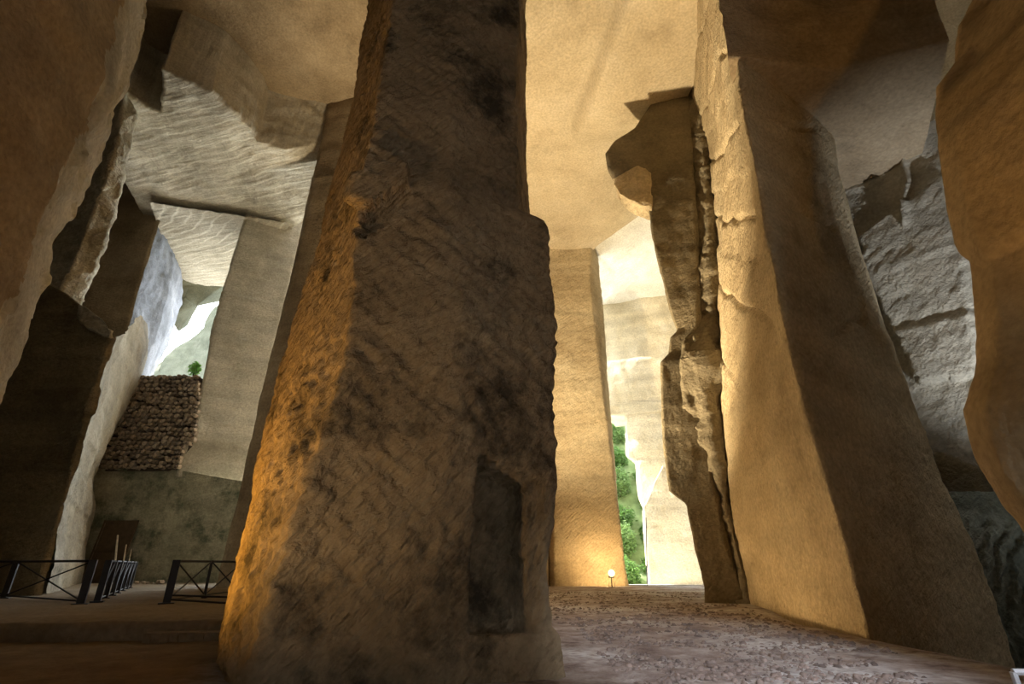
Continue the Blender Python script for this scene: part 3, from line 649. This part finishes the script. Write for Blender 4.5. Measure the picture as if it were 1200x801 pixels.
# ------------------------------------------------------------------ outside: cliff, hillside
cl = [(120, 470), (170, 445), (188, 436), (198, 418), (212, 406), (226, 398), (240, 384), (250, 366), (262, 350), (300, 320), (400, 260)]
ct = []
for a, t in cl:
    top = onY(a, t, 78.0); ct.append([(top[0] - 2, 76, -2), tuple(top)])
tag(loft('far_cliff', ct + [[(p[0] - 2, p[1] + 8, p[2]) for p in e] for e in ct[::-1]], M_cliff, res=0.8, mode='t', disp=rock(big=0.8, bs=6, mid=0.3, ms=2, course=0.3, ch=4, seed=60)), 'pale sunlit quarry cliff seen through the high window', 'cliff')
arch = [[onY(a, b1, 44), onY(a, b0, 44)] for a, b0, b1 in ((200, 300, 372), (208, 320, 366), (215, 325, 354), (222, 326, 341), (234, 326, 335), (262, 326, 333))]
tag(loft('wall_window_spur', arch + [[p + np.array([-1, 3, 0]) for p in e] for e in arch[::-1]], M_cliff, res=0.2, mode='t', disp=rock(big=0.3, bs=2, mid=0.1, course=0.1, seed=61)), 'pale rock spur beyond the window jamb', kind='structure')
hs = []
for x in np.linspace(2, 30, 8): hs.append([(x, 52.5, -1.0), (x + 0.5, 55, 0.6), (x + 1, 60, 8), (x + 1.5, 67, 19), (x + 2, 80, 24)])
tag(loft('hillside', hs, M_soil, res=0.6, mode='t', closed=False, face=(8, 30, 20), disp=rock(big=0.8, bs=3, mid=0.2, ms=1, course=0, seed=63)), 'overgrown sunlit slope beyond the tall opening', 'hillside', kind='structure')

# ------------------------------------------------------------------ dry-stone wall: core + stones
dw = empty('dry_stone_wall', tuple(onY(165, 545, BW - 0.1)))
tag(dw, 'dry-stone wall of small brown stones filling the foot of the high window', 'wall')
bx = dw.location
def dleft(z): return np.interp(z, [onY(114, 545, 30.9)[2], onY(165, 438, 30.9)[2]], [onY(114, 545, 30.9)[0], onY(165, 438, 30.9)[0]])
rp = [onY(a, b, 30.9) for a, b in ((209, 554), (216, 521), (229, 516), (234, 462), (232, 440))]
def dright(z): return np.interp(z, [p[2] for p in rp], [p[0] for p in rp])
z0 = onY(165, 549, 30.9)[2]; z1 = onY(200, 439, 30.9)[2]
core = [[np.array([f(zz), 31.15, zz]) - np.array(bx) for zz in np.linspace(z0 - 0.1, z1 - 0.05, 8)] for f in (lambda z: dleft(z) - 0.3, lambda z: dright(z) - 0.05)]
loft('core', core + [[p + np.array([0, 1.0, 0]) for p in e] for e in core[::-1]], M_core, res=0.5, mode='t', parent=dw)
smesh = []
for k in range(8):
    b = MB(); b.box((0, 0, 0), (1, 1, 1)); me = bpy.data.meshes.new('stone')
    r = np.random.RandomState(k); v = np.array(b.v)
    # 12-corner irregular stone: bevelled box
    vv = []
    for s in (-1, 1):
        for (x, z) in ((-.5, -.28), (-.3, -.5), (.32, -.5), (.5, -.25), (.5, .3), (.28, .5), (-.33, .5), (-.5, .22)):
            sc = 1.0 if s > 0 else 0.8
            vv.append((x * sc + r.normal() * .05, s * .5 + r.normal() * .06, z * sc + r.normal() * .05))
    ff = [(i, (i + 1) % 8, 8 + (i + 1) % 8, 8 + i) for i in range(8)] + [tuple(range(8))[::-1], tuple(range(8, 16))]
    me.from_pydata(vv, [], ff); me.update(); me.materials.append(M_stoneA if k % 3 else M_stoneB); smesh.append(me)
rows = 21; rh = (z1 - z0) / rows
cnt = 0
for i in range(rows):
    zz = z0 + (i + 0.5) * rh
    x = dleft(zz); xr = dright(zz)
    while x < xr - 0.1 and cnt < 300:
        w = random.uniform(0.25, 0.46); w = min(w, xr - x)
        hh = rh * random.uniform(0.7, 1.22)
        o = bpy.data.objects.new('stone', random.choice(smesh)); COL.objects.link(o); o.parent = dw
        o.location = Vector((x + w / 2, 31.02 + random.uniform(-0.05, 0.05), zz + random.uniform(-.07, .07))) - Vector(bx)
        o.scale = (w * 0.92, 0.34, hh * 0.93); o.rotation_euler = (random.uniform(-.08, .08), random.uniform(-.3, .3), random.uniform(-.1, .1))
        x += w; cnt += 1

# ------------------------------------------------------------------ steps
b = MB()
xa, xb = onY(165, 745, 10.0)[0], -4.4
n = 14
for i in range(n):
    xx0 = xa + (xb - xa) * i / n; xx1 = xa + (xb - xa) * (i + 1) / n
    b.box(((xx0 + xx1) / 2, plat_edge((xx0 + xx1) / 2) - 0.14, 0.055), (xx1 - xx0 + 0.002, 0.34 + random.uniform(-.02, .02), 0.16 + random.uniform(-.008, .008)))
tag(b.build('stone_step', M_plat), 'low stone step in front of the platform edge beside the huge pillar', 'step')

# ------------------------------------------------------------------ fences
def fence(name, pts, thick, label, rails=(0.08, 1.02), hgt=1.05, zb=0.29, brace=True, stub=None):
    root = empty(name, (pts[0][0], pts[0][1], zb)); tag(root, label, 'fence', 'iron fences on the platform')
    o = Vector(root.location)
    loc = [Vector((p[0], p[1], zb)) - o for p in pts]
    for i, p in enumerate(loc):
        m = MB(); t = thick[i]
        m.box((p.x, p.y, hgt / 2 - 0.02), (t, t, hgt + 0.04), 0.5); m.box((p.x, p.y, 0.01), (t * 2, t * 2, 0.04), 0.5)
        m.build('post', M_iron, root)
    for i in range(len(loc) - 1):
        a, c = loc[i], loc[i + 1]
        for h, nm in ((rails[1], 'top_rail'), (rails[0], 'bottom_rail')):
            m = MB(); m.tube(a + Vector((0, 0, h)), c + Vector((0, 0, h)), 0.032 if nm == 'top_rail' else 0.022); m.build(nm, M_iron, root)
        if brace:
            for h0, h1 in ((rails[0], rails[1]), (rails[1], rails[0])):
                m = MB(); m.tube(a + Vector((0, 0, h0)), c + Vector((0, 0, h1)), 0.02); m.build('cross_brace', M_iron, root)
    return root
E0 = onZ(94, 708, 0.29)
fence('iron_fence', [E0, onZ(4, 701, 0.29), onZ(-95, 702, 0.29)], [0.17, 0.14, 0.14], 'black iron fence with cross braces in front of the tall dark block')
far = np.array([-16.6, 24.4, 0.29]); st = np.array([E0[0] - 0.25, E0[1] + 0.9, 0.29])
fence('iron_fence', [st + (far - st) * t for t in (0, .17, .34, .51, .68, .84, 1.0)], [0.15] + [0.12] * 6, 'black iron fence running back from a corner post to the green-stained wall')
R0 = onZ(195, 707, 0.29); R1 = onZ(239, 700, 0.29); R1[2] = 0.29
fr = fence('iron_fence', [R0, R1, R1 + (R1 - R0) * np.array([0.55, 1.0, 1]) ], [0.18, 0.08, 0.08], 'short black iron fence panel between the platform opening and the huge pillar')
o = Vector(fr.location)
for za, zb_, xo in ((0.10, 0.03, 1.9), (0.2, 0.14, 1.7)):
    m = MB(); m.tube(Vector((0, 0, za)), Vector((xo, 0.15 if za > .15 else -.35, zb_)), 0.025); m.build('low_rail', M_iron, fr)

# ------------------------------------------------------------------ clutter at the back wall
bd = MB(); c = onY(127, 640, 30.5)
bd.box((0, 0, 1.65), (1.95, 0.06, 3.3))
for bx_, bz_, bw_, bh_ in ((0, 3.22, 1.95, 0.14), (0, 1.65, 1.95, 0.1), (-0.92, 1.65, 0.11, 3.3), (0.92, 1.65, 0.11, 3.3)): bd.box((bx_, -0.05, bz_), (bw_, 0.06, bh_))
ob = bd.build('wooden_board', M_wood); ob.location = (c[0], 30.55, 0.28); ob.rotation_euler = (-0.13, 0, 0)
tag(ob, 'brown framed board leaning near the green-stained back wall', 'board')
for k, (a, t, e, lab) in enumerate(((138, 627, 655, 'pale crooked wooden pole leaning nearest the brown board'), (148, 638, 660, 'pale straight wooden pole between two other leaning poles'), (154, 643, 662, 'thin pale wooden pole farthest from the brown board'))):
    tp = onY(a, t, (30.72, 30.62, 31.0)[k]); bt_ = onY(a - 9, 688, 29.7); bt_[2] = 0.3
    m = MB(); mid = (tp + bt_) / 2 + np.array([0.05 if k == 0 else 0, 0, 0])
    m.tube(bt_, mid, 0.06 - 0.012 * k, 0.055 - 0.012 * k, 7); m.tube(mid, tp, 0.055 - 0.012 * k, 0.045 - 0.01 * k, 7)
    tag(m.build('wooden_pole', M_polew), lab, 'pole')
rb = []
for k, (a, y, s) in enumerate(((152, 682, .26), (160, 682, .18), (167, 683, .18), (173, 681, .14), (178, 683, .12), (188, 682, .26))):
    p = onZ(a, y + 1, 0.29); p = EYE + (p - EYE) * min(1.0, 29.3 / p[1])
    me = smesh[k % 8]
    o = bpy.data.objects.new('rubble_stone', me); COL.objects.link(o); o.location = (p[0], p[1], 0.29 + s * 0.36); o.scale = (s * 1.3, s, s * 0.8); o.rotation_euler = (random.uniform(-.2, .2), random.uniform(-.2, .2), random.uniform(0, 3))
    tag(o, 'small loose rubble stone at the foot of the green-stained back wall', 'stone', 'rubble stones by the back wall')

# ------------------------------------------------------------------ floodlights
def floodlight(loc, aim, power, color, label, size=0.16, angle=120, vis=6.0, radius=0.12, blend=0.6, lift=0.0, bulb=True):
    root = empty('floodlight', loc); tag(root, label, 'lamp', None)
    d = Vector(aim) - Vector(loc) - Vector((0, 0, lift)); d.normalize()
    rot = d.to_track_quat('-Z', 'Y').to_matrix().to_4x4()
    c = Vector((0, 0, size * 1.3 + lift))
    T = Matrix.Translation(c) @ rot
    m = MB(); m.box((0, 0, size * 0.35), (size * 2, size * 1.5, size * 0.7)); m.box((0, 0, size * 0.78), (size * 1.6, size * 1.1, size * 0.2))
    o = m.build('housing', M_lampbody, root); o.matrix_local = T
    m = MB(); m.box((0, 0, -0.012), (size * 1.8, size * 1.3, 0.02)); g = m.build('lens', glow('lamp_glow', color, vis), root); g.matrix_local = T
    m = MB()
    for s in (-1, 1): m.box((s * size * 1.08, 0, size * 0.75), (0.015, size * 0.4, size * 1.5 + 0))
    if lift:
        m.tube((0, 0, 0), (0, 0, lift + size * 0.6), 0.03)
        if bulb:
            gb = bpy.data.meshes.new('bulb_glass'); import bmesh; bb = bmesh.new(); bmesh.ops.create_uvsphere(bb, u_segments=14, v_segments=8, radius=0.2); bb.to_mesh(gb); bb.free(); go = link('bulb_glass', gb, glow('bulb_glow', (1.0, 0.78, 0.34), 3.5), root); go.location = c + Vector((0.0, -0.12, size * 0.6))
    m.box((0, 0, 0.01), (size * 2.3, size * 0.9, 0.02)); m.build('bracket', M_lampbody, root)
    l = bpy.data.lights.new('lamp_light', 'SPOT'); l.energy = power; l.color = color; l.spot_size = math.radians(angle); l.spot_blend = blend; l.shadow_soft_size = radius
    lo = bpy.data.objects.new('lamp_light', l); COL.objects.link(lo); lo.parent = root; lo.matrix_local = Matrix.Translation(c + d * 0.06) @ rot
    return root
AMB = (1.0, 0.66, 0.31); GOLD = (1.0, 0.79, 0.49); ORG = (1.0, 0.50, 0.09)
fz = lambda x, y: (x, y, float(floor_z(np.array(x), np.array(y))))
fl = floodlight(onZ(716, 687, 0.0) * np.array([0.985, 0.975, 0]), (5.9, 36.3, 2.6), 1500, AMB, 'small floodlight glowing at the foot of the golden far pillar', vis=30, angle=150, lift=0.45)
floodlight(fz(-2.5, 21.5), (5.5, 26, 20), 32000, GOLD, 'floodlight behind the huge pillar aimed up at the passage ceiling', angle=112, radius=0.3)
floodlight(fz(-4.5, 22.3), (7.5, 14.5, 8), 8000, AMB, 'floodlight behind the huge pillar aimed at the massive pillar', angle=80, radius=0.35)
floodlight((-7.0, 7.3, 0.0), (-3.3, 7.4, 4.5), 1100, ORG, 'floodlight on the floor beside the orange-lit side of the huge pillar', angle=110, radius=0.08)
floodlight(fz(3.6, -1.0), (9.0, 4.0, 7.5), 1300, ORG, 'floodlight on the floor facing the ochre rock wall', angle=56)
floodlight(fz(-6.0, 2.6), (0.0, 6.9, 5.4), 560, (1.0, 0.68, 0.34), 'added fill lamp on the floor raking across the front of the huge pillar', angle=80)  # unseen lamp added to bring out relief on the pillar front
floodlight((14.4, 8.8, -1.3), (15.1, 14.6, 10.2), 6000, (0.90, 0.94, 1.0), 'added white lamp in the dark bay standing in for daylight on its rough wall', angle=52, radius=0.1, blend=1.0)  # unseen lamp added for the daylight patch on the bay wall
floodlight((13.9, 9.6, -1.35), (14.3, 14.0, 1.2), 160, (0.84, 0.93, 1.0), 'small added white lamp in the bay brightening the striated block', angle=50, radius=0.06, blend=1.0)  # unseen lamp added to lift the dark striated block
floodlight(fz(4.4, -3.0), (3.0, 8.6, 0.0), 7500, (0.86, 0.9, 1.0), 'added white fill lamp on a tall pole brightening the passage floor', angle=29, vis=4, radius=0.2, lift=6.0, bulb=False, blend=0.9)  # unseen cool lamp added to light the floor in place of daylight

# ------------------------------------------------------------------ plants
def leafmesh(name, n, spread, size, mat, seed, hang=0.4):
    r = np.random.RandomState(seed)
    c = r.normal(size=(n, 3)); c /= np.linalg.norm(c, axis=1)[:, None]; c *= (r.rand(n, 1) ** 0.35); c *= np.array(spread)
    lump = 1 + 0.35 * fbm(c / 0.5 + seed, 2)[:, None]; c = c * lump; c[:, 2] += spread[2]
    a = r.normal(size=(n, 3)); a[:, 2] *= hang; a /= np.linalg.norm(a, axis=1)[:, None]
    b_ = np.cross(a, r.normal(size=(n, 3))); b_ /= np.linalg.norm(b_, axis=1)[:, None]
    s = size * (0.6 + 0.8 * r.rand(n, 1))
    V = np.stack([c - a * s, c + b_ * s * 0.42, c + a * s, c - b_ * s * 0.42], 1).reshape(-1, 3)
    me = mesh_np(name, V, np.arange(4 * n).reshape(n, 4), False); me.materials.append(mat); return me
BL = [leafmesh('foliage', 2600, (1.7, 1.4, 1.5), 0.16, M_leaf, 1), leafmesh('foliage', 2600, (1.5, 1.4, 1.9), 0.17, M_leaf2, 2), leafmesh('foliage', 2200, (2.0, 1.4, 1.2), 0.14, M_leaf, 3)]
stm = MB()
for k in range(6):
    a = k * 1.05; stm.tube((0.1 * math.cos(a), 0.1 * math.sin(a), -0.3), (0.7 * math.cos(a), 0.7 * math.sin(a), 1.6), 0.06, 0.02, 6)
stm_me = None
spots = []
slope = lambda y: float(np.interp(y, [52.5, 55, 60, 67], [-1.0, 0.6, 8.0, 19.0]))
for q, (k, lab) in enumerate(((0, 'dark dense bush at the sill of the tall opening beside the golden pillar'), (1, 'pale bush just above the dense sill bush beside the golden pillar'),
        (2, 'broad dark bush on the lower slope beside the golden pillar'), (1, 'pale bush halfway up the slope beside the golden pillar'), (0, 'dark bush above the pale halfway bush beside the golden pillar'),
        (1, 'pale bush high on the slope beside the golden pillar'), (0, 'topmost dark bush on the slope beside the golden pillar'))):
    y = 52.8 + 2.2 * q + (0.8 if q else 0); spots.append((0.203 * y, y, slope(y) + 0.1, k, lab))
for q, (k, lab) in enumerate(((2, 'broad dark bush at the foot of the slope beside the far pier'), (0, 'dark bush on the lower slope beside the far pier'), (1, 'pale bush on the lower slope beside the far pier'),
        (2, 'broad dark bush halfway up the slope beside the far pier'), (1, 'pale bush high on the slope beside the far pier'), (0, 'topmost dark bush on the slope beside the far pier'))):
    y = 54.4 + 2.25 * q; spots.append((0.264 * y, y, slope(y) + 0.1, k, lab))
for x, y, zz, k, lab in spots:
    root = empty('bush', (x, y, zz - 0.4)); tag(root, lab, 'bush', 'bushes on the slope beyond the opening')
    o = link('foliage', BL[k], None, root); o['kind'] = 'stuff'; o.rotation_euler = (0, 0, x * 3.1)
    if stm_me is None: so_ = stm.build('stems', M_stem, root); stm_me = so_.data
    else: link('stems', stm_me, None, root)
m = MB(); p0 = onY(758, 684, 44); p1_ = onY(757, 606, 44); p0[2] = -0.6
m.tube(p0, p1_, 0.05, 0.035); tag(m.build('thin_pole', M_iron), 'thin dark upright pole beside the pier of the tall opening', 'pole')
wp = empty('wall_fern', tuple(onY(226, 440, 31.6))); tag(wp, 'small green fern growing on top of the dry-stone wall', 'plant')
o = link('foliage', leafmesh('foliage', 260, (0.42, 0.35, 0.5), 0.12, M_fern, 9), None, wp); o['kind'] = 'stuff'
m = MB()
for k in range(5): m.tube((0, 0, -0.05), (0.25 * math.cos(k * 1.3), 0.2 * math.sin(k * 1.3), 0.9), 0.02, 0.008, 5)
m.build('stems', M_stem, wp)

# ------------------------------------------------------------------ white barrier in the right foreground
wb = empty('white_barrier', (3.25, 3.85, 0.0)); tag(wb, 'low white tubular barrier frame at the foot of the ochre rock wall', 'barrier')
tp = onY(1187, 787, 3.85) - np.array(wb.location)
h = tp[2]
m = MB(); m.tube((tp[0], 0, h), (tp[0] + 1.3, -0.25, h + 0.02), 0.02); m.build('top_rail', M_white, wb)
for dx, dy in ((0, 0), (1.3, -0.25)):
    m = MB(); m.tube((tp[0] + dx, dy, h), (tp[0] + dx + 0.02, dy, -0.02), 0.02); m.build('leg', M_white, wb)
m = MB(); m.tube((tp[0], 0, h * 0.35), (tp[0] + 1.3, -0.25, h * 0.35), 0.016); m.build('lower_rail', M_white, wb)

# ------------------------------------------------------------------ litter on the floor
def litter():
    n = 9000
    r = np.random.RandomState(4)
    Y = 5.5 + (r.rand(n) ** 1.6) * 22; X = -0.5 + r.rand(n) * (1.5 + Y * 0.55)
    k = (X < 6.0 + 0.18 * np.clip(Y - 10.6, 0, 20)) & ((X > 1.3) | (Y > 13)) & (fbm(np.stack([X, Y, X * 0], 1) / 1.2, 2) > -0.15)
    k &= ~((Y > 19.2) & (X > 6.35 + 0.5 * np.clip(Y - 20.5, 0, 20)))
    X, Y = X[k], Y[k]; n = len(X)
    s = 0.012 + 0.035 * r.rand(n) ** 3
    base = np.array([(-1, -1, -.3), (1, -1, -.3), (1, 1, -.3), (-1, 1, -.3), (-.6, -.5, .7), (.5, -.6, .6), (.6, .5, .75), (-.5, .6, .6)])
    th = r.rand(n) * 6.28
    V = base[None] * s[:, None, None] * (1 + 0.5 * r.normal(size=(n, 8, 1)) * 0.4)
    c, sn = np.cos(th)[:, None], np.sin(th)[:, None]
    x = V[..., 0] * c - V[..., 1] * sn + X[:, None]; y = V[..., 0] * sn + V[..., 1] * c + Y[:, None]; z_ = V[..., 2] * 0.8 + floor_z(X, Y)[:, None] + 0.0
    P = np.stack([x, y, z_], -1).reshape(-1, 3)
    f = np.array([(4, 5, 6, 7), (0, 1, 5, 4), (1, 2, 6, 5), (2, 3, 7, 6), (3, 0, 4, 7)])
    Q = (f[None] + (np.arange(n) * 8)[:, None, None]).reshape(-1, 4)
    return link('gravel', mesh_np('gravel', P, Q, False), plain('gravel_brown', (0.21, 0.16, 0.135), rough=0.95, var=0.5, scale=3))
tag(litter(), 'scattered brown gravel and clods on the passage floor', 'gravel', kind='stuff')
print('triangles about', TOTAL[0])
